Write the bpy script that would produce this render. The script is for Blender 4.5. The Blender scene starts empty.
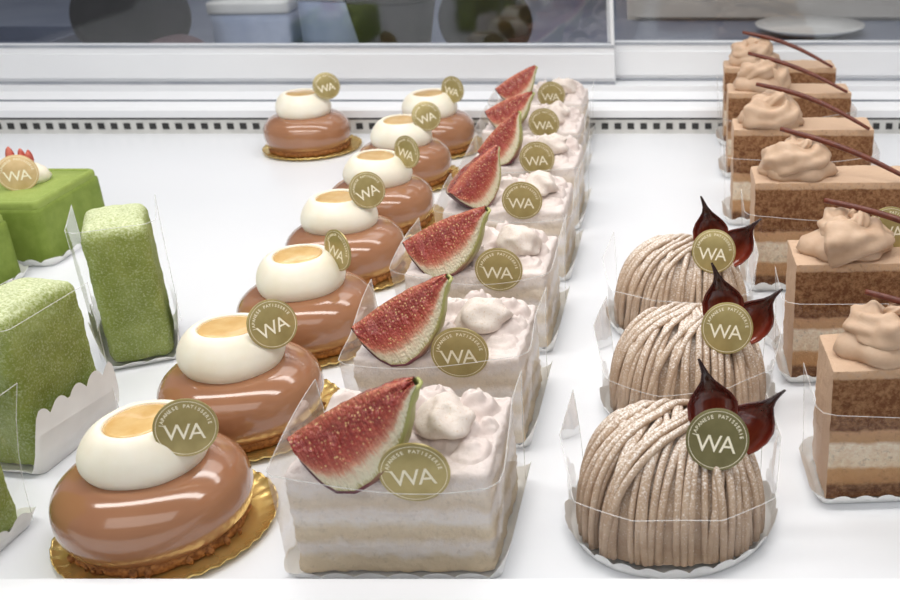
import bpy, bmesh, math, random
from mathutils import Vector, Matrix, noise
S = 0.01                                   # everything below is written in centimetres
sc = bpy.context.scene
C = sc.collection
PI = math.pi
try:
    sc.view_settings.view_transform = 'Standard'
except Exception:
    pass

# ------------------------------------------------------------------ materials
def lin(c):
    o = []
    for v in c[:3]:
        v /= 255.0
        o.append(v/12.92 if v <= .04045 else ((v+.055)/1.055)**2.4)
    return (o[0], o[1], o[2], 1)

class N:
    def __init__(s, name):
        s.m = bpy.data.materials.new(name); s.m.use_nodes = True
        s.t = s.m.node_tree; s.n = s.t.nodes; s.l = s.t.links
        s.n.clear()
        s.out = s.n.new('ShaderNodeOutputMaterial')
        s.tc = s.n.new('ShaderNodeTexCoord')
    def new(s, k, **kw):
        x = s.n.new(k)
        for a, b in kw.items(): setattr(x, a, b)
        return x
    def noise(s, scale, detail=3, rough=.5, co=None):
        x = s.new('ShaderNodeTexNoise'); x.inputs['Scale'].default_value = scale
        x.inputs['Detail'].default_value = detail; x.inputs['Roughness'].default_value = rough
        s.l.new(co or s.tc.outputs['Object'], x.inputs['Vector']); return x.outputs['Fac']
    def ramp(s, fac, stops, interp='LINEAR'):
        r = s.new('ShaderNodeValToRGB'); r.color_ramp.interpolation = interp
        e = r.color_ramp.elements
        while len(e) > 1: e.remove(e[-1])
        e[0].position = stops[0][0]; e[0].color = stops[0][1]
        for p, c in stops[1:]:
            k = e.new(p); k.color = c
        s.l.new(fac, r.inputs['Fac']); return r.outputs['Color']
    def mix(s, fac, a, b):
        x = s.new('ShaderNodeMix', data_type='RGBA')
        for sock, v in ((x.inputs[0], fac), (x.inputs[6], a), (x.inputs[7], b)):
            if hasattr(v, 'is_linked') or hasattr(v, 'links'): s.l.new(v, sock)
            else: sock.default_value = v
        return x.outputs[2]
    def math(s, op, a, b=0.0, clamp=False):
        x = s.new('ShaderNodeMath', operation=op, use_clamp=clamp)
        for i, v in enumerate((a, b)):
            if hasattr(v, 'links'): s.l.new(v, x.inputs[i])
            else: x.inputs[i].default_value = v
        return x.outputs[0]
    def bsdf(s, color, rough=.5, spec=.5, coat=0, sss=0, metal=0, bump=None, bstr=.3, bdist=.0005, sheen=0):
        b = s.new('ShaderNodeBsdfPrincipled')
        if hasattr(color, 'links'): s.l.new(color, b.inputs['Base Color'])
        else: b.inputs['Base Color'].default_value = color
        if hasattr(rough, 'links'): s.l.new(rough, b.inputs['Roughness'])
        else: b.inputs['Roughness'].default_value = rough
        b.inputs['Specular IOR Level'].default_value = spec
        b.inputs['Metallic'].default_value = metal
        b.inputs['Coat Weight'].default_value = coat
        b.inputs['Coat Roughness'].default_value = .06
        if sss:
            b.inputs['Subsurface Weight'].default_value = sss
            b.inputs['Subsurface Radius'].default_value = (1, .6, .4)
            b.inputs['Subsurface Scale'].default_value = .003
        if sheen: b.inputs['Sheen Weight'].default_value = sheen
        if bump is not None:
            k = s.new('ShaderNodeBump'); k.inputs['Strength'].default_value = bstr
            k.inputs['Distance'].default_value = bdist
            s.l.new(bump, k.inputs['Height']); s.l.new(k.outputs['Normal'], b.inputs['Normal'])
        s.l.new(b.outputs[0], s.out.inputs['Surface'])
        return b

def mat(name, c1, c2=None, scale=120, rough=.5, spec=.5, coat=0, sss=0, metal=0, bscale=None, bstr=.3, bdist=.0005, detail=3, sheen=0):
    n = N(name)
    c2 = c2 or tuple(min(255, v*1.05) for v in c1)
    f = n.noise(scale, detail)
    col = n.ramp(f, [(.35, lin(c1)), (.65, lin(c2))])
    bp = n.noise(bscale, 4) if bscale else None
    n.bsdf(col, rough, spec, coat, sss, metal, bp, bstr, bdist, sheen)
    return n.m

M = {}
M['floor'] = mat('white_shelf', (227, 230, 235), (232, 234, 238), 4, rough=.3, spec=.4)
M['white'] = mat('white_metal', (228, 230, 234), (233, 235, 238), 5, rough=.4)
M['rail'] = mat('white_rail', (238, 240, 245), (242, 244, 248), 5, rough=.35)
M['seal'] = mat('grey_groove_and_shadow', (150, 155, 165), (168, 172, 180), 30, rough=.5)
M['slotdark'] = mat('vent_dark', (34, 34, 34), (50, 50, 50), 60, rough=.6)
M['slotwhite'] = mat('vent_white', (196, 196, 193), (212, 212, 209), 60, rough=.5)
M['glaze'] = mat('milk_chocolate_glaze', (156, 108, 77), (164, 116, 85), 30, rough=.14, spec=.55, coat=.6)
M['crumb'] = mat('biscuit_crumb', (122, 74, 38), (178, 122, 70), 500, rough=.8, bscale=900, bstr=.6)
M['cream'] = mat('ivory_cream', (241, 234, 215), (246, 241, 226), 80, rough=.5, sss=.15, bscale=150, bstr=.12, bdist=.001)
M['caramel'] = mat('caramel_glaze', (220, 175, 104), (233, 197, 134), 120, rough=.06, coat=.8)
M['gold'] = mat('gold_card', (222, 186, 108), (238, 210, 140), 60, rough=.25, metal=.7)
M['paper'] = mat('white_paper', (236, 236, 234), (244, 244, 242), 60, rough=.7)
M['plaque'] = mat('plaque_pale_olive_gold', (168, 152, 98), (182, 166, 112), 120, rough=.28, metal=.35, spec=.6)
M['plaque_green'] = mat('plaque_dark_olive', (124, 117, 78), (138, 131, 90), 120, rough=.3, metal=.35)
M['plaque_rose'] = mat('plaque_pale_gold', (208, 178, 128), (224, 196, 150), 120, rough=.35, metal=.3)
M['ink'] = mat('lettering_cream', (248, 240, 212), (253, 247, 226), 100, rough=.5)
M['stick'] = mat('chocolate_stick', (88, 37, 24), (116, 56, 37), 300, rough=.35)
M['mocha'] = mat('mocha_cream', (194, 163, 136), (207, 178, 152), 90, rough=.55, sss=.12, bscale=220, bstr=.3, bdist=.0008)
M['figcream'] = mat('mauve_cream', (214, 200, 195), (233, 222, 217), 120, rough=.8, spec=.2, bscale=300, bstr=.45, bdist=.001, detail=4)
M['garnish'] = mat('red_garnish', (176, 62, 52), (214, 120, 100), 300, rough=.4)
M['steel'] = mat('brushed_grey', (130, 134, 144), (150, 154, 164), 12, rough=.4)
M['darkcloth'] = mat('dark_cloth', (12, 11, 14), (34, 31, 35), 30, rough=.9, spec=.1)
M['pinkcloth'] = mat('dull_pink', (92, 70, 76), (120, 94, 98), 40, rough=.8)
M['palebox'] = mat('pale_blue_card', (160, 176, 208), (190, 203, 228), 20, rough=.6)
M['blueslate'] = mat('slate_blue', (74, 84, 110), (92, 102, 128), 15, rough=.5)
M['china'] = mat('white_china', (232, 232, 230), (240, 240, 238), 20, rough=.25)
M['worktop'] = mat('grey_worktop', (110, 118, 138), (130, 137, 154), 8, rough=.5)
M['backwall'] = mat('dim_wall', (120, 128, 148), (136, 142, 160), 5, rough=.8)
M['beige'] = mat('beige_panel', (186, 180, 172), (198, 192, 184), 6, rough=.6)

def make_choc():
    n = N('dark_chocolate')
    sp = n.new('ShaderNodeSeparateXYZ'); n.l.new(n.tc.outputs['Object'], sp.inputs[0])
    z = n.math('MULTIPLY', sp.outputs['Z'], 1/.033)
    mp = n.new('ShaderNodeMapping'); n.l.new(n.tc.outputs['Object'], mp.inputs[0]); mp.inputs['Scale'].default_value = (900, 900, 60)
    st = n.noise(1, 3, .6, mp.outputs[0])
    f = n.math('ADD', z, n.math('MULTIPLY', n.math('SUBTRACT', st, .5), .5))
    col = n.ramp(f, [(.1, lin((136, 56, 36))), (.38, lin((112, 39, 27))), (.58, lin((76, 25, 18))), (.8, lin((44, 16, 12)))])
    n.bsdf(col, .22, .5, coat=.5)
    return n.m
M['choc'] = make_choc()
def make_film():
    n = N('clear_film')
    tr = n.new('ShaderNodeBsdfTransparent'); tr.inputs[0].default_value = (.988, .988, .988, 1)
    gl = n.new('ShaderNodeBsdfGlossy'); gl.inputs['Roughness'].default_value = .05
    gl.inputs[0].default_value = (1, 1, 1, 1)
    lw = n.new('ShaderNodeLayerWeight'); lw.inputs['Blend'].default_value = .25
    fac = n.math('ADD', n.math('MULTIPLY', lw.outputs['Fresnel'], .42), .01, True)
    mx = n.new('ShaderNodeMixShader'); n.l.new(fac, mx.inputs[0])
    n.l.new(tr.outputs[0], mx.inputs[1]); n.l.new(gl.outputs[0], mx.inputs[2])
    n.l.new(mx.outputs[0], n.out.inputs['Surface']); return n.m
M['film'] = make_film()
def make_filmedge():
    n = N('film_edge')
    tr = n.new('ShaderNodeBsdfTransparent')
    d = n.new('ShaderNodeBsdfPrincipled'); d.inputs['Base Color'].default_value = (.95, .95, .95, 1); d.inputs['Roughness'].default_value = .2
    mx = n.new('ShaderNodeMixShader'); mx.inputs[0].default_value = .38
    n.l.new(tr.outputs[0], mx.inputs[1]); n.l.new(d.outputs[0], mx.inputs[2])
    n.l.new(mx.outputs[0], n.out.inputs['Surface']); return n.m
M['filmedge'] = make_filmedge()
def make_glass():
    n = N('door_glass')
    tr = n.new('ShaderNodeBsdfTransparent'); tr.inputs[0].default_value = (.95, .96, .97, 1)
    gl = n.new('ShaderNodeBsdfGlossy'); gl.inputs['Roughness'].default_value = .05
    mx = n.new('ShaderNodeMixShader'); mx.inputs[0].default_value = .08
    n.l.new(tr.outputs[0], mx.inputs[1]); n.l.new(gl.outputs[0], mx.inputs[2])
    n.l.new(mx.outputs[0], n.out.inputs['Surface']); return n.m
M['glass'] = make_glass()

def powder(name, c1, c2, pcol, scale, lo, hi, upw=.35, rough=.7, bscale=500, bstr=.5, bdist=.001, vscale=150):
    n = N(name)
    base = n.ramp(n.noise(vscale, 4), [(.35, lin(c1)), (.65, lin(c2))])
    g = n.new('ShaderNodeNewGeometry'); sp = n.new('ShaderNodeSeparateXYZ')
    n.l.new(g.outputs['Normal'], sp.inputs[0])
    up = n.math('MULTIPLY', n.math('MAXIMUM', sp.outputs['Z'], 0), upw)
    f = n.math('ADD', n.noise(scale, 3, .7), up)
    k = n.ramp(f, [(lo, (0, 0, 0, 1)), (hi, (1, 1, 1, 1))])
    n.bsdf(n.mix(k, base, lin(pcol)), rough, .3, bump=n.noise(bscale, 4, .7), bstr=bstr, bdist=bdist)
    return n.m
M['chestnut'] = powder('chestnut_cream', (178, 152, 128), (195, 171, 148), (244, 238, 232), 1150, .62, .82, .24, bscale=500, bstr=.1)
M['matcha'] = powder('matcha_sponge', (138, 153, 70), (158, 171, 92), (222, 228, 192), 950, .5, .88, .26, bscale=800, bstr=.6, bdist=.001, vscale=90)
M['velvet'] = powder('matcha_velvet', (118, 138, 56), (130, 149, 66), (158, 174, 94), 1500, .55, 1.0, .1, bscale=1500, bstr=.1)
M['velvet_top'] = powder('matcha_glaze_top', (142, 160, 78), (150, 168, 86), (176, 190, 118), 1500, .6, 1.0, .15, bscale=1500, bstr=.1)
M['dollop'] = powder('dusted_cream', (222, 209, 201), (236, 226, 218), (206, 178, 148), 900, .57, .8, .02, bscale=400, bstr=.4)

def layers(name, stops, height, coat, wob=.05, contrast=.45, fscale=750, tint=(240, 220, 195), dark=(60, 36, 22), wscale=130, sides=False):
    n = N(name)
    sp = n.new('ShaderNodeSeparateXYZ'); n.l.new(n.tc.outputs['Object'], sp.inputs[0])
    z = n.math('MULTIPLY', sp.outputs['Z'], 1/(height*S))
    w = n.math('MULTIPLY', n.math('SUBTRACT', n.noise(wscale, 5, .65), .5), wob*2)
    col = n.ramp(n.math('ADD', z, w), [(p, lin(c)) for p, c in stops])
    fine = n.noise(fscale, 4, .7)
    col = n.mix(n.ramp(fine, [(.4, (.0, 0, 0, 1)), (.62, (contrast,)*3+(1,))]), col, n.mix(.55, col, lin(tint)))
    pore = n.noise(fscale*.7, 3, .8)
    col = n.mix(n.ramp(pore, [(.32, (contrast*.8,)*3+(1,)), (.44, (0, 0, 0, 1))]), col, n.mix(.5, col, lin(dark)))
    g = n.new('ShaderNodeNewGeometry'); gs = n.new('ShaderNodeSeparateXYZ'); n.l.new(g.outputs['Normal'], gs.inputs[0])
    up = n.math('ABSOLUTE', gs.outputs['Z'])
    if sides: up = n.math('MAXIMUM', up, n.math('ABSOLUTE', gs.outputs['X']))
    k = n.ramp(up, [(.5, (0, 0, 0, 1)), (.8, (1, 1, 1, 1))])
    n.bsdf(n.mix(k, col, lin(coat)), .8, .2, bump=n.noise(fscale*.8, 5, .7), bstr=.7, bdist=.0013)
    return n.m
M['figlayers'] = layers('fig_cake_layers', [(0, (220, 203, 177)), (.16, (224, 209, 184)), (.23, (239, 232, 227)), (.3, (237, 229, 224)), (.38, (219, 202, 176)),
    (.46, (224, 209, 185)), (.55, (240, 234, 230)), (.63, (236, 228, 224)), (.7, (222, 207, 189)), (.77, (225, 212, 197)), (.85, (236, 228, 224)), (1, (230, 219, 215))], 4.3, (230, 219, 215), .09, .35, 480, wscale=100)
M['mochalayers'] = layers('mocha_cake_layers', [(0, (104, 65, 40)), (.11, (112, 71, 44)), (.135, (188, 142, 96)), (.24, (198, 154, 108)), (.27, (236, 220, 194)), (.43, (244, 233, 214)),
    (.46, (190, 150, 112)), (.535, (196, 156, 120)), (.555, (108, 68, 44)), (.93, (120, 79, 52)), (.945, (196, 164, 136)), (1, (202, 170, 143))], 6.3, (206, 176, 150), .026, .7, 460, (208, 164, 120), sides=True)

def make_fig():
    n = N('fig_flesh')
    uv = n.tc.outputs['UV']; sp = n.new('ShaderNodeSeparateXYZ'); n.l.new(uv, sp.inputs[0])
    st = n.new('ShaderNodeMapping'); n.l.new(uv, st.inputs[0]); st.inputs['Scale'].default_value = (3, 38, 1)
    streak = n.noise(1.0, 4, .7, st.outputs[0])
    u = n.math('ADD', sp.outputs['X'], n.math('MULTIPLY', n.math('SUBTRACT', streak, .5), .3))
    col = n.ramp(u, [(0, lin((206, 126, 98))), (.08, lin((176, 78, 62))), (.22, lin((138, 44, 40))), (.46, lin((156, 54, 47))), (.64, lin((188, 92, 74))), (.74, lin((222, 162, 134))),
                     (.82, lin((238, 220, 192))), (.94, lin((238, 232, 204))), (1, lin((190, 180, 128)))])
    inn = n.math('LESS_THAN', sp.outputs['X'], .72)
    fib = n.math('MULTIPLY', n.ramp(streak, [(.48, (0, 0, 0, 1)), (.74, (.6, .6, .6, 1))]), inn)
    col = n.mix(fib, col, lin((212, 124, 98)))
    v = n.new('ShaderNodeTexVoronoi'); v.inputs['Scale'].default_value = 780
    n.l.new(n.tc.outputs['Object'], v.inputs['Vector'])
    sd = n.ramp(v.outputs['Distance'], [(.22, (1, 1, 1, 1)), (.4, (0, 0, 0, 1))])
    vc = n.new('ShaderNodeSeparateColor'); n.l.new(v.outputs['Color'], vc.inputs[0])
    sel = n.math('MULTIPLY', n.math('GREATER_THAN', vc.outputs[0], .2), vc.outputs[1])
    inner = n.math('LESS_THAN', u, .66)
    f = n.math('MULTIPLY', n.math('MULTIPLY', n.math('MULTIPLY', sd, sel), inner), 1.0)
    col = n.mix(f, col, lin((232, 188, 132)))
    n.bsdf(col, .25, .5, coat=.25, bump=n.math('ADD', v.outputs['Distance'], n.math('MULTIPLY', streak, 1.5)), bstr=.7, bdist=.001)
    return n.m
M['figflesh'] = make_fig()
def make_figskin():
    n = N('fig_skin')
    uv = n.tc.outputs['UV']; sp = n.new('ShaderNodeSeparateXYZ'); n.l.new(uv, sp.inputs[0])
    st = n.new('ShaderNodeMapping'); n.l.new(uv, st.inputs[0]); st.inputs['Scale'].default_value = (3, 30, 1)
    u = n.math('ADD', sp.outputs['X'], n.math('MULTIPLY', n.math('SUBTRACT', n.noise(1, 3, .6, st.outputs[0]), .5), .5))
    n.bsdf(n.ramp(u, [(0, lin((84, 40, 56))), (.35, lin((114, 58, 66))), (.55, lin((150, 114, 88))), (.7, lin((160, 156, 94))), (1, lin((178, 180, 112)))]), .4, .5)
    return n.m
M['figskin'] = make_figskin()

# ------------------------------------------------------------------ mesh helpers
def mk(name, vf, m, parent=None, loc=(0, 0, 0), rot=(0, 0, 0), smooth=True, mode=None, uv=None, mi=None, auto=None):
    if isinstance(vf, bpy.types.Mesh):
        me = vf
    else:
        v, f = vf
        me = bpy.data.meshes.new(name)
        me.from_pydata([(a*S, b*S, c*S) for a, b, c in v], [], f)
        if uv:
            l = me.uv_layers.new()
            for p in me.polygons:
                for li in p.loop_indices:
                    l.data[li].uv = uv[me.loops[li].vertex_index]
        for x in (m if isinstance(m, list) else [m]): me.materials.append(x)
        if mi:
            me.polygons.foreach_set('material_index', mi)
        bm = bmesh.new(); bm.from_mesh(me)
        if not uv: bmesh.ops.recalc_face_normals(bm, faces=bm.faces)
        bm.to_mesh(me); bm.free()
        if smooth:
            me.polygons.foreach_set('use_smooth', [True]*len(me.polygons))
            if auto: me.set_sharp_from_angle(angle=math.radians(auto))
        me.update()
    o = bpy.data.objects.new(name, me); C.objects.link(o)
    if mode: o.rotation_mode = mode
    o.location = [a*S for a in loc]; o.rotation_euler = rot
    if parent: o.parent = parent
    return o

def thing(name, label, cat, loc, rotz=0, group=None):
    o = bpy.data.objects.new(name, None); C.objects.link(o)
    o.empty_display_size = .01
    o.location = [a*S for a in loc]; o.rotation_euler = (0, 0, rotz)
    o['label'] = label; o['category'] = cat
    if group: o['group'] = group
    return o
def struct(o): o['kind'] = 'structure'; return o

def cr(pts, n=6):
    """Catmull-Rom through the points"""
    P = [Vector(p) for p in pts]; out = []
    for i in range(len(P)-1):
        a = P[max(i-1, 0)]; b = P[i]; c = P[i+1]; d = P[min(i+2, len(P)-1)]
        for k in range(n):
            t = k/n
            out.append(.5*((2*b)+(c-a)*t+(2*a-5*b+4*c-d)*t*t+(3*b-a-3*c+d)*t**3))
    out.append(P[-1]); return out

def lathe(prof, n=56, fn=None):
    v = []; f = []
    for r, z in prof:
        r = max(r, .002)
        for i in range(n):
            a = 2*PI*i/n
            p = (r*math.cos(a), r*math.sin(a), z)
            v.append(fn(*p) if fn else p)
    for j in range(len(prof)-1):
        for i in range(n):
            f.append((j*n+i, j*n+(i+1) % n, (j+1)*n+(i+1) % n, (j+1)*n+i))
    return v, f

def box(x0, x1, y0, y1, z0, z1):
    v = [(x0, y0, z0), (x1, y0, z0), (x1, y1, z0), (x0, y1, z0), (x0, y0, z1), (x1, y0, z1), (x1, y1, z1), (x0, y1, z1)]
    return v, [(0, 3, 2, 1), (4, 5, 6, 7), (0, 1, 5, 4), (1, 2, 6, 5), (2, 3, 7, 6), (3, 0, 4, 7)]
def join(*parts):
    v = []; f = []
    for a, b in parts:
        k = len(v); v += list(a); f += [tuple(i+k for i in q) for q in b]
    return v, f

def rbox(w, d, h, r, n=16, fn=None):
    """rounded box standing on z=0, centred in x and y, finely subdivided"""
    bm = bmesh.new(); bmesh.ops.create_cube(bm, size=2)
    bmesh.ops.subdivide_edges(bm, edges=bm.edges[:], cuts=n, use_grid_fill=True)
    v = []
    for q in bm.verts:
        p = Vector((q.co.x*w/2, q.co.y*d/2, q.co.z*h/2))
        inn = Vector((max(-w/2+r, min(w/2-r, p.x)), max(-d/2+r, min(d/2-r, p.y)), max(-h/2+r, min(h/2-r, p.z))))
        e = p-inn
        if e.length > 1e-6: p = inn+e.normalized()*r
        p = p+Vector((0, 0, h/2))
        if fn: p = fn(p, e.normalized() if e.length > 1e-6 else Vector((0, 0, 0)))
        v.append(tuple(p))
    bm.verts.index_update()
    f = [tuple(x.index for x in q.verts) for q in bm.faces]
    bm.free(); return v, f

def tube(path, rad, n=8, ridge=0, nr=5, twist=0, flat=1):
    P = [Vector(p) for p in path]; v = []; f = []
    T = [(P[min(i+1, len(P)-1)]-P[max(i-1, 0)]).normalized() for i in range(len(P))]
    nrm = T[0].orthogonal().normalized()
    for i, p in enumerate(P):
        nrm = (nrm-T[i]*nrm.dot(T[i])).normalized(); b = T[i].cross(nrm)
        r = rad[i] if isinstance(rad, (list, tuple)) else rad
        for k in range(n):
            a = 2*PI*k/n
            rr = r*(1+ridge*math.cos(nr*(a+twist*i)))
            v.append(tuple(p+nrm*rr*math.cos(a)+b*rr*math.sin(a)*flat))
    for i in range(len(P)-1):
        for k in range(n):
            f.append((i*n+k, i*n+(k+1) % n, (i+1)*n+(k+1) % n, (i+1)*n+k))
    f.append(tuple(range(n-1, -1, -1))); f.append(tuple((len(P)-1)*n+k for k in range(n)))
    return v, f

def rrect(w, d, r, k=5):
    pts = []
    for cx, cy, a0 in ((w/2-r, -d/2+r, -PI/2), (w/2-r, d/2-r, 0), (-w/2+r, d/2-r, PI/2), (-w/2+r, -d/2+r, PI)):
        for i in range(k+1):
            a = a0+PI/2*i/k
            pts.append((cx+r*math.cos(a), cy+r*math.sin(a)))
    return pts

def dense(pts, step, closed=True):
    out = []; n = len(pts)
    for i in range(n if closed else n-1):
        a = Vector(pts[i]); b = Vector(pts[(i+1) % n]); m = max(1, int((b-a).length/step))
        for k in range(m): out.append(tuple(a.lerp(b, k/m)))
    if not closed: out.append(tuple(pts[-1]))
    return out

def liner(pts, h=.7, flare=.4, period=.9, z0=.03, lob=.3):
    """paper base with a scalloped, flared rim; h may vary along the outline"""
    p = dense(pts, .15); n = len(p)
    L = 0; v = []; f = []
    cum = []
    for i in range(n):
        cum.append(L); L += (Vector(p[(i+1) % n])-Vector(p[i])).length
    per = L/max(4, round(L/period))
    rows = 4
    for j in range(rows):
        t = j/(rows-1)
        for i in range(n):
            tan = (Vector(p[(i+1) % n])-Vector(p[i-1])).normalized()
            nx, ny = tan.y, -tan.x
            hh = h(nx, ny) if callable(h) else h
            s = abs(math.sin(PI*cum[i]/per))**.6
            lo = min(.45, lob/hh)
            o = flare*t*(1+.25*s); z = z0+hh*t*(1-lo+lo*s)
            v.append((p[i][0]+nx*o, p[i][1]+ny*o, z))
    for j in range(rows-1):
        for i in range(n): f.append((j*n+i, j*n+(i+1) % n, (j+1)*n+(i+1) % n, (j+1)*n+i))
    f.append(tuple(range(n)))
    return v, f
def shift(vf, dx, dy, dz=0):
    return [(a+dx, b+dy, c+dz) for a, b, c in vf[0]], vf[1]

def film(pts, h, flare=.2, z0=.25, hf=None, ff=None):
    """clear strip standing along an open path, with a brighter cut edge along its rim"""
    p = dense(pts, .3, False); n = len(p); rows = 5; v = []; f = []
    top = []
    for j in range(rows):
        t = j/(rows-1)
        for i in range(n):
            tan = (Vector(p[min(i+1, n-1)])-Vector(p[max(i-1, 0)])).normalized()
            q = i/(n-1); hh = h*(hf(q) if hf else 1)
            w = flare*t*t*(ff(q) if ff else 1)
            P = (p[i][0]+tan.y*w, p[i][1]-tan.x*w, z0+hh*t)
            v.append(P)
            if j == rows-1: top.append(P)
    for j in range(rows-1):
        for i in range(n-1): f.append((j*n+i, j*n+i+1, (j+1)*n+i+1, (j+1)*n+i))
    nf = len(f)
    first = [v[j*n] for j in range(rows)]; last = [v[j*n+n-1] for j in range(rows)]
    vf = join((v, f), tube(first+top+last[::-1], .018, 4))
    return vf, [0]*nf+[1]*(len(vf[1])-nf)

def add_film(parent, pts, h, flare=.2, hf=None, ff=None):
    vf, mi = film(pts, h, flare, hf=hf, ff=ff)
    return mk('film_wrap', vf, [M['film'], M['filmedge']], parent, mi=mi, auto=35)

# ------------------------------------------------------------------ the plaque (shared meshes)
def text_into(bm, s, size, off, rot=0, bold=0):
    cu = bpy.data.curves.new('t', 'FONT'); cu.body = s; cu.size = size
    cu.align_x = 'CENTER'; cu.align_y = 'CENTER'; cu.extrude = .012; cu.offset = bold
    ob = bpy.data.objects.new('t', cu); C.objects.link(ob)
    bpy.context.view_layer.update()
    dg = bpy.context.evaluated_depsgraph_get()
    me = bpy.data.meshes.new_from_object(ob.evaluated_get(dg))
    me.transform(Matrix.Translation((off[0], off[1], 0)) @ Matrix.Rotation(rot, 4, 'Z'))
    bm.from_mesh(me)
    bpy.data.objects.remove(ob); bpy.data.curves.remove(cu); bpy.data.meshes.remove(me)
PR = 1.16
bm = bmesh.new()
text_into(bm, 'W', .92, (-.31, -.19), 0, 0)
text_into(bm, 'A', .92, (.38, -.19), 0, 0)
word = 'JAPANESE PATISSERIE'
for i, ch in enumerate(word):
    a = math.radians(170-160*i/(len(word)-1))
    if ch != ' ': text_into(bm, ch, .19, (.87*math.cos(a), .87*math.sin(a)), a-PI/2, .003)
v = [(p.co.x, -.055-p.co.z, p.co.y) for p in bm.verts]
bm.verts.index_update()
LET = (v, [tuple(x.index for x in q.verts) for q in bm.faces]); bm.free()
ring = []
for k in range(65):
    a = 2*PI*k/64; ring.append((1.06*math.cos(a), -.058, 1.06*math.sin(a)))
LET = join(LET, tube(ring, .013, 4))
pv, pf = lathe([(0, -.06), (1.1, -.06), (PR, -.04), (PR, .04), (1.1, .06), (0, .06)], 48)
pv = [(x, z, y) for x, y, z in pv]
PL = {}
def plaque(parent, loc, tilt=.3, yaw=0, roll=0, m='plaque', s=1):
    if m not in PL:
        a = mk('gold_plaque', (pv, pf), M[m], auto=40); b = mk('lettering', LET, M['ink'], smooth=False)
        PL[m] = (a.data, b.data); bpy.data.objects.remove(a); bpy.data.objects.remove(b)
    o = mk('gold_plaque', PL[m][0], None, parent, loc, (-tilt, roll, yaw), mode='YXZ')
    l = mk('lettering', PL[m][1], None, o)
    o.scale = (s, s, s)
    return o

# ------------------------------------------------------------------ the case
struct(mk('floor', box(-85, 45, 28, 91, -2, 0), M['floor'], smooth=False))
struct(mk('trim_1', rbox(130, 6, 4, .2, 3), M['rail'], None, (-20, 26.15, -3.0), auto=40))
# perforated air strip along the back edge: pale metal with small dark square slots
wt = []
x = -84.5
while x < 45:
    wt.append(box(x, x+.6, 90.96, 91.05, .42, .98)); x += 1.16
wt.append(box(-85, 45, 90.96, 91.05, 1.3, 1.5))
b1 = box(-85, 45, 91.0, 91.6, -.1, 1.5)
vf = join(b1, *wt)
struct(mk('trim_2', vf, [M['slotwhite'], M['slotdark']], smooth=False, mi=[0]*6+[1]*(6*len(wt))))
# sill behind the strip: upright lip, sloping top with a running groove, step
prof = [(90.85, 1.5), (90.85, 2.15), (91.1, 2.4), (92.3, 2.6), (92.3, 2.45), (92.7, 2.5), (92.7, 2.7), (94.6, 3.0), (94.6, 3.5), (99.5, 3.6), (99.5, -2), (91.7, -2), (91.7, 1.5)]
k = len(prof)
v = [(-85, y, z) for y, z in prof]+[(45, y, z) for y, z in prof]
f = [(i, (i+1) % k, k+(i+1) % k, k+i) for i in range(k)]+[tuple(range(k)), tuple(range(2*k-1, k-1, -1))]
mi = [1 if i in (3, 4, 5) else 0 for i in range(k)]+[0, 0]
struct(mk('wall_back', (v, f), [M['white'], M['seal']], smooth=False, mi=mi))
def door(n, x0, x1, y, zb, wl, wr):
    fr = join(box(x0, x1, y, y+1.0, zb, 7.1), box(x0, x1, y, y+1.0, 36, 39), box(x0, x0+wl, y, y+1, 7.1, 36), box(x1-wr, x1, y, y+1, 7.1, 36), box(x0, x1, y-.25, y, 4.1, 6.3))
    o = struct(mk('door_%d' % n, fr, M['white'], smooth=False))
    mk('door_seal', join(box(x0, x1, y-.06, y, 6.85, 7.1), box(x0, x1, y-.06, y, zb, 3.8)), M['seal'], o, smooth=False)  # upper strip is a seal, lower one a painted shadow line under the door
    mk('door_pane', box(x0+wl, x1-wr, y+.4, y+.6, 7.1, 36), M['glass'], o, smooth=False)
door(1, -84, -6.9, 95.2, 3.52, 1.4, .3)
door(2, -7.6, 44.5, 96.6, 3.56, .3, 1.4)

# room behind the doors
struct(mk('wall_far', box(-140, 100, 176, 180, -60, 120), M['backwall'], smooth=False))
wk = thing('worktop', 'grey worktop seen behind the sliding glass doors', 'worktop', (-20, 140, -4))
mk('top', box(-115, 115, -34, 34, 2.5, 4), M['worktop'], wk, smooth=False)
mk('cabinet', box(-114, 114, -30, 34, -50, 2.5), M['steel'], wk, smooth=False)
t = thing('reflection_panel', 'pale beige panel behind the right glass door, standing in for its reflections', 'cabinet', (33, 152, 0))  # added panel, its beige stands in for pale reflections in the glass
mk('panel_body', box(-42, 42, 0, 12, 0, 60), M['beige'], t, smooth=False)
mk('panel_front', box(-41, -1, -1.5, 0, .6, 59), M['beige'], t, smooth=False)
mk('panel_front', box(1, 41, -1.5, 0, .6, 59), M['beige'], t, smooth=False)
def bundle(name, label, cat, loc, a, b, h, m, m2=None, seed=0):
    def fn(x, y, z):
        k = 1+.3*noise.noise(Vector((x*.25+seed, y*.25, z*.4)))
        return (x*a*k, y*b*k, max(0, z*h*k))
    t = thing(name, label, cat, loc)
    pr = [(max(.01, math.sin(PI*i/24*.999)), .5-.5*math.cos(PI*i/24)) for i in range(25)]
    mk('cloth', lathe(pr, 40, lambda x, y, z: fn(x, y, z)), M[m], t)
    if m2:
        mk('fold', lathe([(r*.6, z*.35) for r, z in pr], 30, lambda x, y, z: (fn(x, y, z)[0]+a*.75, fn(x, y, z)[1]-b*.4, fn(x, y, z)[2])), M[m2], t)
    return t
bundle('cloth_bundle', 'black and dull pink bundle behind the left glass door', 'cloth', (-65, 122, 0), 6.8, 4, 10, 'darkcloth', 'pinkcloth', 2)
bundle('cloth_bundle', 'plain black bundle right of the dark bowl behind the glass', 'cloth', (-23.5, 122, 0), 5.2, 3, 9, 'darkcloth', None, 9)
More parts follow.
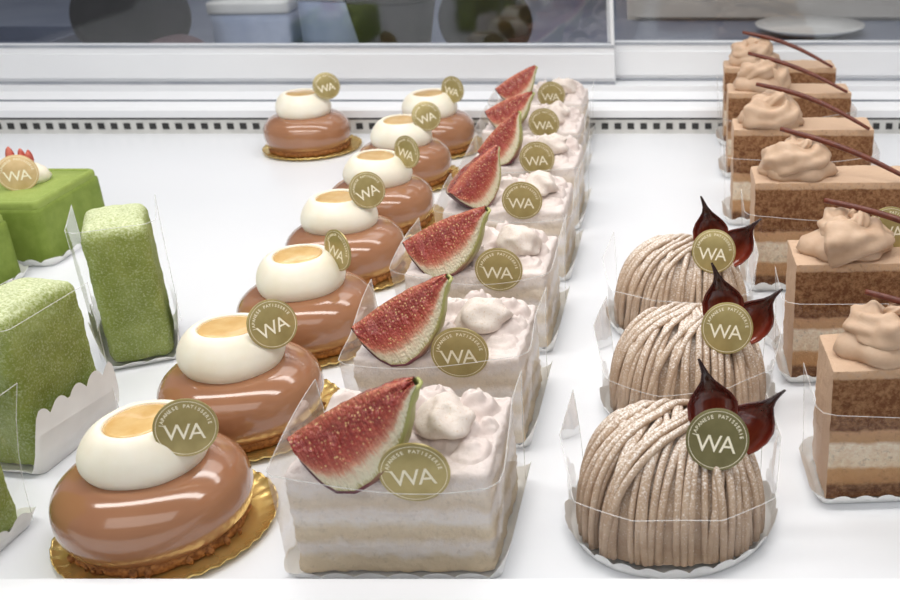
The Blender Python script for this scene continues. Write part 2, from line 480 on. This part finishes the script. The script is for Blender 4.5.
for X, Y, w, h, lab in ((-79, 124, 13, 3, 'slate blue tray at the far left behind the glass door'),):
    t = thing('tray', lab, 'tray', (X, Y, 0))
    mk('tray_body', join(box(-w/2, w/2, -5, 5, 0, .4), box(-w/2, w/2, -5.2, -4.8, 0, h), box(-w/2, w/2, 4.8, 5.2, 0, h), box(-w/2, -w/2+.4, -5, 5, 0, h), box(w/2-.4, w/2, -5, 5, 0, h)), M['blueslate'], t, smooth=False)
for X, Y, w, d, h, r, lab in ((-54, 132, 9, 7, 6, .1, 'pale blue carton beside the black and pink bundle'), (-44, 132, 7, 6, 8, -.15, 'taller pale blue carton left of the dark bowl')):
    t = thing('carton', lab, 'box', (X, Y, 0), r)
    mk('carton_body', rbox(w, d, h*.75, .2, 3), M['palebox'], t)
    mk('lid', rbox(w+.4, d+.4, h*.25, .2, 3), M['china'], t, (0, 0, h*.75))
t = thing('bowl', 'dark bowl between carton and plain black bundle behind the glass', 'bowl', (-34, 121, 0))
mk('bowl_body', lathe([(0, 0), (2, 0), (4.0, 2.5), (5.0, 7.5), (4.8, 7.5), (3.8, 2.7), (0, .5)], 36), M['darkcloth'], t)
mk('rim', lathe([(4.75, 7.5), (5.1, 7.4), (5.1, 7.65), (4.75, 7.7), (4.75, 7.5)], 36), M['darkcloth'], t)
t = thing('plate', 'white round plate behind the right glass door', 'plate', (16, 141, 0))
mk('plate_body', lathe([(0, 0), (4, 0), (7.2, 1.1), (7.3, 1.3), (4.2, .4), (0, .3)], 48), M['china'], t)

# ------------------------------------------------------------------ glazed domes
def dome(i, x, y, label, pl):
    t = thing('mousse_dome', label, 'cake', (x, y, 0), 0, 'glazed domes with cream and caramel')
    rnd = random.Random(i*7+1)
    def crimp(px, py, pz):
        a = math.atan2(py, px); r = math.hypot(px, py)
        k = .06*math.cos(40*a) if r > 3.7 else 0
        return (px, py, pz+k*.8)
    mk('gold_board', lathe([(0, .04), (3.3, .04), (3.7, .07), (4.0, .2), (4.06, .26), (4.0, .14), (3.7, .02), (0, 0)], 160, crimp), M['gold'], t, (.25, 0, .06))
    def cn(px, py, pz):
        k = 1+.05*noise.noise(Vector((px*3, py*3, pz*3+i)))
        return (px*k, py*k, pz)
    base = lathe([(0, .12), (3.0, .12), (3.2, .2), (3.25, .5), (3.0, .75), (0, .75)], 90, cn)
    cb = [base]
    for _ in range(46):
        a = rnd.uniform(0, 2*PI); r = rnd.uniform(3.0, 3.4); q = rnd.uniform(.07, .17)
        pr = [(q*math.sin(PI*j/5), q-q*math.cos(PI*j/5)) for j in range(6)]
        vv, ff = lathe(pr, 6)
        cb.append(([(px+r*math.cos(a), py+r*math.sin(a), pz+.12+rnd.random()*.2) for px, py, pz in vv], ff))
    mk('crumb_base', join(*cb), M['crumb'], t)
    pr = cr([(2.8, .5), (3.2, .55), (3.46, 1.0), (3.54, 1.65), (3.4, 2.3), (2.95, 2.8), (2.3, 3.08), (1.5, 3.15), (0, 3.15)], 5)
    mk('glazed_dome', lathe([(p.x, p.y) for p in pr], 72), M['glaze'], t)
    sx, sy = rnd.uniform(-.2, .05), rnd.uniform(-.1, .2)
    def wob(px, py, pz):
        a = math.atan2(py, px)
        k = 1+.05*noise.noise(Vector((math.cos(a)*1.3, math.sin(a)*1.3, pz*.5+i*3.1)))
        return (px*k, py*k, pz+.12*noise.noise(Vector((px*.4, py*.4, i*2.2))))
    pr = cr([(0, 0), (1.8, 0), (2.14, .2), (2.28, .66), (2.16, 1.18), (1.87, 1.62), (1.55, 1.88), (1.3, 1.92), (1.12, 1.8), (0, 1.7)], 5)
    c = mk('cream_disc', lathe([(p.x, p.y) for p in pr], 64, wob), M['cream'], t, (sx, sy, 2.95))
    mk('caramel_glaze', lathe([(0, 1.9), (.8, 1.9), (1.08, 1.89), (1.23, 1.88), (1.19, 1.72), (0, 1.64)], 48, wob), M['caramel'], c)
    plaque(t, (2.05+sx+pl[0], -.5+pl[1], 5.0+pl[2]), pl[5], pl[3], pl[4], s=.95)
D = [(-20.7, 33.3, 'nearest of the glazed brown domes, its plaque lettering fully readable', (.1, -.2, .0, .35, .1, .2)),
     (-20.5, 41.4, 'second glazed brown dome from the front, on gold board touching the front dome', (.1, .2, .1, .8, -.15, .35)),
     (-20.4, 50.0, 'third glazed brown dome from the front, between second and fourth of its row', (.1, .4, .1, -.65, .3, .1)),
     (-21.1, 59.1, 'fourth glazed brown dome from the front, middle one of the row of seven', (0, .2, .4, .7, -.25, .3)),
     (-21.3, 67.8, 'fifth glazed brown dome from the front, beside the fourth fig cake', (.2, .2, .2, -.5, .2, .1)),
     (-22.1, 77.4, 'sixth glazed brown dome from the front, one before the rearmost of its row', (.1, .1, .2, .5, -.25, .3)),
     (-21.9, 86.2, 'rearmost glazed brown dome of the row of seven, beside last fig cakes', (.1, .1, .2, -.4, .15, .1)),
     (-32.6, 86.2, 'glazed brown dome standing alone by the perforated strip, left of the row', (.3, .1, .5, .5, -.15, .2))]
for i, (x, y, lab, pl) in enumerate(D): dome(i, x, y, lab, pl)

# ------------------------------------------------------------------ fig cakes
FP = [(0, 0), (.03, 1.1), (.08, 1.85), (.16, 2.45), (.28, 2.78), (.42, 2.76), (.56, 2.5), (.69, 2.08), (.8, 1.5), (.89, .88), (.95, .5), (1, .3)]
def figr(s):
    for (a, b), (c, d) in zip(FP, FP[1:]):
        if s <= c:
            t = (s-a)/(c-a); t = t if a > 0 else math.sqrt(t); return b+(d-b)*t
    return .3
def fig(parent, loc, tilt, roll, yaw, L=4.9, ang=84, sc_=1.0, seed=0):
    ns, nr, na = 44, 12, 14
    v = []; f = []; uv = []
    for A in (0, math.radians(ang)):
        o = len(v)
        for i in range(ns+1):
            s = i/ns; r = figr(s)
            for j in range(nr+1):
                q = j/nr*r*.985
                bulge = .24*math.sin(PI*min(1, j/nr))*min(1, r)+.12*noise.noise(Vector((s*16, j/nr*6, seed+A)))*(0 < j < nr-2)
                bend = .26*math.sin(PI*s)
                if A == 0: v.append(((s-.5)*L, -bulge, -q+bend))
                else: v.append(((s-.5)*L, q*math.sin(A)+0, -q*math.cos(A)+bend+bulge*.6))
                uv.append((j/nr, s))
        for i in range(ns):
            for j in range(nr):
                a = o+i*(nr+1)+j; q = (a, a+1, a+nr+2, a+nr+1)
                f.append(q if A else q[::-1])
    w = mk('fig_wedge', (v, f), M['figflesh'], parent, loc, (-tilt, roll, yaw), mode='YXZ', uv=uv, auto=40)
    v = []; f = []; uv = []
    for i in range(ns+1):
        s = i/ns; r = figr(s); bend = .26*math.sin(PI*s)
        for j in range(na+1):
            t = j/na; a = math.radians(ang)*t; rr = r*(1+.05*math.sin(PI*t))
            v.append(((s-.5)*L+.12*math.sin(PI*t)*(s > .9), rr*math.sin(a), -rr*math.cos(a)+bend)); uv.append((s, j/na))
    for i in range(ns):
        for j in range(na):
            a = i*(na+1)+j; f.append((a, a+1, a+na+2, a+na+1))
    sk = mk('fig_skin', (v, f), M['figskin'], w, uv=uv)
    m = sk.modifiers.new('th', 'SOLIDIFY'); m.thickness = .12*S; m.offset = 0
    w.scale = (sc_,)*3
    return w

def figcake(i, x, y, label, fa, cs):
    """origin: middle of the front bottom edge"""
    W, DD, H = 7.2, 5.6, 4.3
    t = thing('fig_cake', label, 'cake', (x, y, 0), 0, 'cream slices topped with fig')
    rnd = random.Random(i*13+5)
    mk('paper_liner', shift(liner(rrect(W+.4, DD+.4, .4), lambda nx, ny: .6+.9*max(0, nx)**2, .35, 1.2), 0, DD/2), M['paper'], t)
    def fn(p, n):
        k = .1*noise.noise(Vector((p.x*1.1, p.y*1.1, p.z*1.6+i*5)))+.07*noise.noise(Vector((p.x*3, p.y*3, p.z*5+i)))
        return p+n*k
    mk('cake_body', rbox(W, DD, H, .2, 38, fn), M['figlayers'], t, (0, DD/2, .1))
    # piped cream topping: a sheet of soft overlapping mounds
    bl = [(2.7, 1.4, .8, .5), (.2, 3.7, 1.15, 1.2), (-1.6, 3.8, 1.2, 1.0), (.9, 4.7, .85, 1.0), (2.6, 4.5, .85, .9), (.3, 1.9, 1.0, .7), (-2.5, 2.3, 1.0, .6), (-.9, 2.2, 1.1, .8), (-2.8, 4.6, .8, .7), (-.3, 4.8, .8, .8), (3.0, 3.1, .5, .7), (2.0, 2.8, 1.2, .8)]
    bl = [(a+rnd.uniform(-.2, .2), b+rnd.uniform(-.15, .2), r*rnd.uniform(.95, 1.12), h*rnd.uniform(.85, 1.1)) for a, b, r, h in bl]
    nx, ny = 96, 76; v = []; f = []
    for jy in range(ny+1):
        for jx in range(nx+1):
            X = -3.5+7.0*jx/nx; Y = .12+5.36*jy/ny
            e = min(1, min(3.5-abs(X), Y-.12, 5.48-Y)/.25); e = math.sqrt(max(0, 1-(1-e)**2))
            wx = X+.25*noise.noise(Vector((X*1.1, Y*1.1, i*3.3))); wy = Y+.25*noise.noise(Vector((X*1.1, Y*1.1, i*3.3+9)))
            z = .14
            for a, b, r, h in bl:
                d2 = ((wx-a)**2+(wy-b)**2)/r**2
                if d2 < 1:
                    an = math.atan2(wy-b, wx-a)
                    sw = 1+.14*math.sin(an+math.sqrt(d2)*10)
                    z = max(z, h*sw*(1-d2)**.6)
            z += .08*noise.noise(Vector((X*1.8, Y*1.8, i*4.1)))+.05*noise.noise(Vector((X*4.5, Y*4.5, i)))+.03*noise.noise(Vector((X*11, Y*11, i)))
            v.append((X, Y, 4.25+max(z, .02)*e))
    for jy in range(ny):
        for jx in range(nx):
            a = jy*(nx+1)+jx; f.append((a, a+1, a+nx+2, a+nx+1))
    mk('cream_topping', (v, f), M['figcream'], t)
    # dusted, ruffled dollop of cream beside the fig
    def dl(px, py, pz):
        P = Vector((px, py, pz)); a = math.atan2(py, px)
        k = 1+.12*math.sin(4*a+pz*5+i)+.2*noise.noise(P*1.3+Vector((i*2.3, 0, 0)))
        return (px*1.15*k, py*.9*k, pz*(1+.25*noise.noise(P*1.5+Vector((0, i, 3)))))
    pr = cr([(0, 0), (.9, 0), (1.08, .3), (1.0, .65), (.75, .95), (.42, 1.12), (0, 1.15)], 5)
    mk('cream_dollop', lathe([(p.x, p.y) for p in pr], 48, dl), M['dollop'], t, (1.85+rnd.uniform(-.15, .15), 2.5+rnd.uniform(-.2, .2), 4.75), (0, .12, rnd.uniform(0, 6)))
    fig(t, (-1.05+fa[0], .5+fa[1], 6.95+fa[2]), fa[3], fa[4], fa[5], sc_=fa[6], seed=i*2.7)
    plaque(t, (1.15+cs[0], -.26+cs[1], 4.7+cs[2]), -.06, .06, rnd.uniform(-.1, .06), s=1.06-.015*i)
    p = [(-W/2-.28, DD), (-W/2-.32, .2), (-W/2-.26, -.34), (-W/2-.05, -.5), (W/2+.05, -.5), (W/2+.26, -.34), (W/2+.32, .2), (W/2+.28, DD)]
    ph = rnd.uniform(0, 6)
    add_film(t, p, 5.1+rnd.uniform(-.2, .2), .22, hf=lambda q: 1-.22*math.sin(PI*q)**2+.04*math.sin(9*q+ph), ff=lambda q: .3+abs(math.sin(5*q+ph)))
FC = [(-10.7, 30.4, 'nearest fig cake, its long red fig slice showing many seeds', (0, 0, -.15, .34, -.5, -.16, 1.05), (0, 0, 0)),
      (-10.9, 39.2, 'second fig cake from the front, its fig beside the second plaque', (-.4, .1, -.15, .34, -.54, -.12, .97), (0, 0, .1)),
      (-11.0, 48.4, 'third fig cake from the front, broad fig slice leaning right', (-.4, .2, -.15, .32, -.45, -.2, .98), (.2, 0, .05)),
      (-11.1, 57.8, 'fourth fig cake from the front, with purple skinned fig on its left', (-.6, .4, -.2, .3, -.58, .62, .84), (.1, .1, .45)),
      (-11.3, 66.6, 'fifth fig cake from the front, its fig slice standing steeply', (-.5, .3, -.3, .28, -.8, -.2, .8), (0, 0, .4)),
      (-12.0, 75.6, 'sixth fig cake from the front, one before the rearmost fig cake', (-.5, .2, -.45, .35, -.42, -.15, .8), (0, 0, .4)),
      (-12.5, 84.3, 'rearmost fig cake, right in front of the perforated strip', (-.8, 0, -.5, .3, -.5, .1, .78), (0, 0, .45))]
for i, (x, y, lab, fa, cs) in enumerate(FC): figcake(i, x, y, lab, fa, cs)

# ------------------------------------------------------------------ chestnut cream mounds
def petal(parent, loc, rot, W=1.0, L=3.0, seed=0):
    wp = [(0, .4), (.14, .78), (.3, 1.0), (.45, 1.0), (.56, .8), (.65, .52), (.73, .27), (.83, .11), (1, .012)]
    def wf(t):
        for (a, b), (c, d) in zip(wp, wp[1:]):
            if t <= c: return b+(d-b)*(t-a)/(c-a)
        return .012
    nu, nv = 16, 34; v = []; f = []
    sgn = 1 if seed % 2 else -1
    for j in range(nv+1):
        t = j/nv; w = W*wf(t)
        for k in range(nu+1):
            u = -1+2*k/nu
            v.append((w*math.sin(u*1.25)/.95+.3*t**3*sgn-.12*math.sin(PI*t)*sgn, .8*w*math.cos(u*1.25)-.8*w*.2+.5*(t-.3)**2, L*t))
    for j in range(nv):
        for k in range(nu):
            a = j*(nu+1)+k; f.append((a, a+1, a+nu+2, a+nu+1))
    o = mk('chocolate_petal', (v, f), M['choc'], parent, loc, rot, mode='YXZ')
    m = o.modifiers.new('th', 'SOLIDIFY'); m.thickness = .08*S; m.offset = 0
    return o

def montblanc(i, x, y, label, rz, pet, pq):
    t = thing('chestnut_mound', label, 'cake', (x, y, 0), 0, 'chestnut cream mounds with chocolate petals')
    rnd = random.Random(i*31+3)
    circ = [(3.9*math.cos(2*PI*k/48), 3.75*math.sin(2*PI*k/48)) for k in range(48)]
    mk('paper_liner', liner(circ, .7, .25), M['paper'], t)
    a, b, h, n = 3.52, 3.38, 4.3, 2.55
    def surf(dx, dy, dz, k=1.0):
        q = (abs(dx)**n+abs(dy)**n+abs(dz)**n)**(1/n)
        return Vector((a*k*dx/q, b*k*dy/q, .2+h*k*dz/q))
    prof = [(math.cos(PI/2*j/18), math.sin(PI/2*j/18)) for j in range(19)]
    parts = [lathe(prof, 60, lambda px, py, pz: tuple(surf(px, py, pz, .93)))]
    def strand(u, yaw, lift, fan0, sh, e0=-1.53, e1=1.53, r=.152):
        """one cord laid over the mound from back to front, on a slant"""
        al = max(-1.47, min(1.47, u*1.5)); wv = rnd.uniform(0, .05); wp_ = rnd.uniform(0, 6); path = []; m = 44
        cy, sy = math.cos(yaw), math.sin(yaw)
        for k in range(m+1):
            ph = e0+(e1-e0)*k/m
            sn = abs(math.sin(ph)); fan = fan0+(1-fan0)*sn**1.2
            xx = math.sin(al)*fan+sh*(1-sn)+wv*math.sin(ph*2.2+wp_)
            xx = max(-.985, min(.985, xx)); q = math.sqrt(1-xx*xx)
            yy = -math.sin(ph)*q; zz = max(0.0, math.cos(ph))*q
            path.append(surf(xx*cy-yy*sy, xx*sy+yy*cy, zz, .97+lift*(.5+.5*max(0, math.cos(ph))**.5)))
        parts.append(tube(path, r+rnd.uniform(-.018, .018), 10))
    ns = 30
    for s in range(ns):
        strand(-1+2*(s+.5+rnd.uniform(-.25, .25))/ns, rz+rnd.uniform(-.05, .05), rnd.uniform(-.012, .022), .68, .14)
    for s in range(12):                      # second pass, a sheaf sweeping across to the front left
        strand(-.92+1.1*(s+.5)/12+rnd.uniform(-.04, .04), rz-.62+rnd.uniform(-.1, .1), .05+rnd.uniform(-.008, .014), .82, .1)
    for s in range(7):                       # a third bundle leaning the other way on the right
        strand(.2+.55*(s+.5)/7+rnd.uniform(-.04, .04), rz+.34+rnd.uniform(-.1, .1), .055, .82, .05)
    mk('chestnut_strands', join(*parts), M['chestnut'], t)
    for k, (px, py, pz, tl, ro, ya, W, L) in enumerate(pet):
        petal(t, (px, py, pz), (-tl, ro, ya), W, L, k)
    plaque(t, pq[:3], pq[3], pq[4], pq[5], 'plaque_green' if i == 0 else 'plaque')
    pts = [(-3.7, 2.6), (-4.1, .4), (-3.3, -2.9), (-1.2, -3.95), (1.8, -3.9), (3.55, -2.7), (4.05, .3), (3.7, 2.4)]
    ph2 = rnd.uniform(0, 6)
    add_film(t, pts, 3.3, .22, hf=lambda q: 1.2-.42*math.sin(PI*q)+.06*math.sin(11*q+ph2), ff=lambda q: .5+abs(math.sin(4*q+ph2)))
MB = [(-.75, 33.9, 'nearest chestnut cream mound, with dark olive plaque and heavy sugar dusting', -.1),
      (-.1, 43.1, 'middle chestnut cream mound, between the nearest and the rear ones', .05),
      (-.5, 52.3, 'rear chestnut cream mound, beside the row of layered mocha cakes', -.05)]
for i, (x, y, lab, rz) in enumerate(MB):
    montblanc(i, x, y, lab, rz, [(1.6, -.75, 4.1, .05, -.06, .1, .92, 3.3), (2.5, -.75, 3.6, .1, .48, -.2, .88, 3.1)], (1.75, -1.8, 4.8, .3, .0, .08))

# ------------------------------------------------------------------ layered mocha cakes
def mocha(i, x, y, label, withp=True, zs=1.0, rz=0):
    """origin: left end of the front bottom edge"""
    W, DD, H = 9.4, 3.3, 6.3
    t = thing('mocha_cake', label, 'cake', (x, y, 0), rz, 'layered mocha cakes with chocolate stick')
    rnd = random.Random(i*17+2)
    mk('paper_liner', shift(liner(rrect(W+.4, DD+.4, .4), .7, .35), W/2, DD/2), M['paper'], t)
    def fn(p, n):
        k = .04*noise.noise(Vector((p.x*3, p.y*3, p.z*3+i*5)))+.06*noise.noise(Vector((p.x*.8, p.y*.8, p.z*1.6+i)))
        return p+n*k
    mk('cake_body', rbox(W, DD, H, .1, 36, fn), M['mochalayers'], t, (W/2, DD/2, .1), auto=40)
    # rosette: a loose ruffled ribbon of cream winding up to a drooping peak
    a0 = rnd.uniform(0, 6)
    def rough(P, k=1):
        P = Vector(P)
        q = .2*noise.noise(P*.9+Vector((i*3.1, 0, 0)))+.09*noise.noise(P*2.2+Vector((0, i*2.3, 0)))
        return (P.x*(1+q*.7*k), P.y*(1+q*.7*k), P.z+q*.8*k)
    path = []; rad = []; m = 96
    for k in range(m+1):
        q = k/m; a = a0+q*1.7*2*PI
        r = 1.42*(1-q)**.8
        path.append((r*math.cos(a)+.35*q*q, r*.78*math.sin(a), .6+1.45*q**1.1+.24*math.sin(a*1.5+i)*(1-q)))
        rad.append((.96+.13*math.sin(a*3.1+i))*(1-q)**.6+.05)
    v1 = tube(path, rad, 40, .1, 6, .06)
    v1 = ([rough(p) for p in v1[0]], v1[1])
    v2 = lathe([(0, 0), (2.0, 0), (2.2, .3), (2.0, .75), (1.2, 1.15), (0, 1.3)], 48, lambda px, py, pz: (px*(1+.09*math.sin(6*math.atan2(py, px)+pz*2+i)), py*.76*(1+.09*math.sin(6*math.atan2(py, px)+pz*2+i)), pz))
    mk('cream_rosette', join(v1, v2), M['mocha'], t, (2.6, 1.65, 6.33))
    # chocolate stick leaning across rosette down to the front right corner
    A = Vector((1.6, 2.4, 8.8)); B = Vector((9.0, -.45, 6.55))
    pts = [A.lerp(B, q/18)+Vector((0, 0, .45*math.sin(PI*q/18)*(1 if i % 2 else .7))) for q in range(19)]
    mk('chocolate_stick', tube(pts, [.1+.07*math.sin(PI*(.15+.8*q/18)) for q in range(19)], 8), M['stick'], t)
    if withp: plaque(t, (4.9, 2.3, 7.25), .2, .1, 0)
    p = [(W+.3, DD*.95), (W+.35, .0), (W, -.4), (.2, -.42), (-.25, -.25), (-.4, .1), (-.4, DD*1.0)][::-1]
    ph = rnd.uniform(0, 6)
    add_film(t, p, 4.8, .15, hf=lambda q: 1-.14*math.sin(PI*min(1, q*1.2))+.03*math.sin(8*q+ph))
    t.scale = (1, 1, zs)
R_ = [(5.5, 35.0, 'nearest layered mocha cake, cut off by the right photo edge', .94, .06),
      (5.0, 45.1, 'second layered mocha cake from the front, gold plaque beside its rosette', .98, .04),
      (3.7, 56.3, 'third layered mocha cake from the front, behind the one with plaque', 1.04, .02),
      (2.9, 67.5, 'fourth layered mocha cake from the front, third from the back strip', 1.05, 0),
      (2.9, 78.1, 'fifth layered mocha cake from the front, one before the rearmost', 1.05, 0),
      (2.9, 87.1, 'rearmost layered mocha cake, right by the perforated strip', 1.05, 0)]
for i, (x, y, lab, zs, rz) in enumerate(R_): mocha(i, x, y, lab, i < 2, zs, rz)

# ------------------------------------------------------------------ matcha slices and squares on the left
def slice_(i, x, y, rz, label, w=2.6, d=4.6, H=7.6, lh=2.6, fl=.15, fh=5.0):
    t = thing('matcha_slice', label, 'cake', (x, y, 0), rz, 'dusted matcha sponge slices')
    mk('paper_liner', liner(rrect(w+.35, d+.35, .3), lambda nx, ny: .4+(lh-.4)*abs(nx)**2, .3, 1.15, lob=.6), M['paper'], t)
    def fn(p, n):
        k = .05*noise.noise(Vector((p.x*1.2, p.y*1.2, p.z*1.2+i*5)))+.035*noise.noise(Vector((p.x*4, p.y*4, p.z*4+i)))
        crown = .35*(1-(2*p.y/d)**2)*(1-(2*p.x/w)**2*.5)*max(0, p.z/H-.5)*2 if n.z > .3 else 0
        return p+n*k+Vector((0, 0, crown))
    mk('sponge', rbox(w, d, H, .5, 40, fn), M['matcha'], t, (0, 0, .1))
    add_film(t, [(-w/2-.35, d/2), (-w/2-.4, -d/2), (-w/2, -d/2-.4), (w/2, -d/2-.4), (w/2+.4, -d/2), (w/2+.35, d/2)], fh, fl)
slice_(0, -28.9, 48.9, .44, 'narrow dusted matcha slice standing behind the big front slice', 2.95, 4.2, 7.15, 2.8, .1, 7.3)
slice_(1, -28.6, 39.6, -.14, 'big dusted matcha slice at left, scalloped white paper along its right side', 2.7, 4.7, 6.9, 3.0, .1, 6.6)
slice_(2, -27.7, 31.4, -.1, 'dusted matcha slice mostly cut off at lower left photo corner', 2.6, 4.4, 7.3, 1.0, 1.1, 6.2)

def square(i, x, y, label, deco):
    t = thing('matcha_square', label, 'cake', (x, y, 0), 0, 'bright green matcha square cakes')
    mk('paper_liner', liner(rrect(7.6, 7.6, .6), .6, .3, 1.0), M['paper'], t)
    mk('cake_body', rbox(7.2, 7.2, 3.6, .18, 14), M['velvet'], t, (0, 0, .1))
    o_ = rrect(7.1, 7.1, .35); n_ = len(o_)
    rings = [(.99, 0), (1.0, .2), (1.0, .42), (.99, .54), (.965, .61), (.94, .6), (.925, .5), (.915, .35), (.915, 0)]
    v = []; f = []
    for k, z in rings:
        for a, b in o_: v.append((a*k, b*k, z))
    for j in range(len(rings)-1):
        for q in range(n_): f.append((j*n_+q, j*n_+(q+1) % n_, (j+1)*n_+(q+1) % n_, (j+1)*n_+q))
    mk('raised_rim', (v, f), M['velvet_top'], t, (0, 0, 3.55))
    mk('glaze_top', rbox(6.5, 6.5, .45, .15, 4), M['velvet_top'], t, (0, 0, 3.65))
    if deco:
        br = []
        rnd = random.Random(4)
        for q in range(6):
            a = q*1.05; r = rnd.uniform(.3, .75); s_ = rnd.uniform(.26, .4)
            vv, ff = lathe([(s_*math.sin(PI*j/8)*(1-.5*j/8), 1.8*(s_-s_*math.cos(PI*j/8))) for j in range(9)], 12)
            br.append(([(px+r*math.cos(a), py+r*math.sin(a), pz) for px, py, pz in vv], ff))
        mk('red_garnish', join(*br), M['garnish'], t, (.6, .8, 5.1))
        bb = lathe([(0, 0), (1.2, 0), (1.4, .35), (1.2, .85), (.7, 1.25), (0, 1.35)], 24, lambda px, py, pz: (px*(1+.1*math.sin(3*math.atan2(py, px))), py, pz))
        mk('cream_dollop', bb, M['cream'], t, (.5, .8, 4.02))
        plaque(t, (1.0, -.6, 5.1), .25, .5, 0, 'plaque_rose')
square(0, -43.7, 63.7, 'green matcha square with pale plaque and red garnish', True)
square(1, -44.6, 54.9, 'green matcha square cut off by the left photo edge, without plaque in view', False)

# ------------------------------------------------------------------ light
def area(name, loc, size, sy, power, aim, color=(1, 1, 1)):
    l = bpy.data.lights.new(name, 'AREA'); l.shape = 'RECTANGLE'; l.size = size*S; l.size_y = sy*S
    l.energy = power; l.color = color
    o = bpy.data.objects.new(name, l); C.objects.link(o); o.location = [a*S for a in loc]
    o.rotation_euler = (Vector(aim)-Vector(loc)).to_track_quat('-Z', 'Y').to_euler()
area('case_light_front', (-15, 38, 62), 110, 10, 3.6, (-15, 44, 0), (1, .965, .92))
area('case_light_back', (-15, 78, 62), 110, 10, 2.4, (-15, 74, 0), (1, .97, .935))
area('shop_light', (-10, -50, 90), 160, 60, 5.0, (-12, 50, 0), (1, .98, .95))
area('kitchen_light', (-20, 140, 110), 120, 60, 4.5, (-20, 145, 0), (1, .97, .95))
w = bpy.data.worlds.new('world'); sc.world = w; w.use_nodes = True
bg = w.node_tree.nodes['Background']; bg.inputs[0].default_value = (.96, .98, 1, 1); bg.inputs[1].default_value = .25

# ------------------------------------------------------------------ camera
cd = bpy.data.cameras.new('camera'); cam = bpy.data.objects.new('camera', cd); C.objects.link(cam)
cam.location = (0, 0, .25); cam.rotation_euler = (math.radians(90-24.5), 0, 0)
cd.sensor_width = 36; cd.lens = 1034/900*36
cd.shift_x = -240/900
cd.clip_start = .01; cd.clip_end = 20
cd.dof.use_dof = True; cd.dof.focus_distance = .46; cd.dof.aperture_fstop = 22
sc.camera = cam
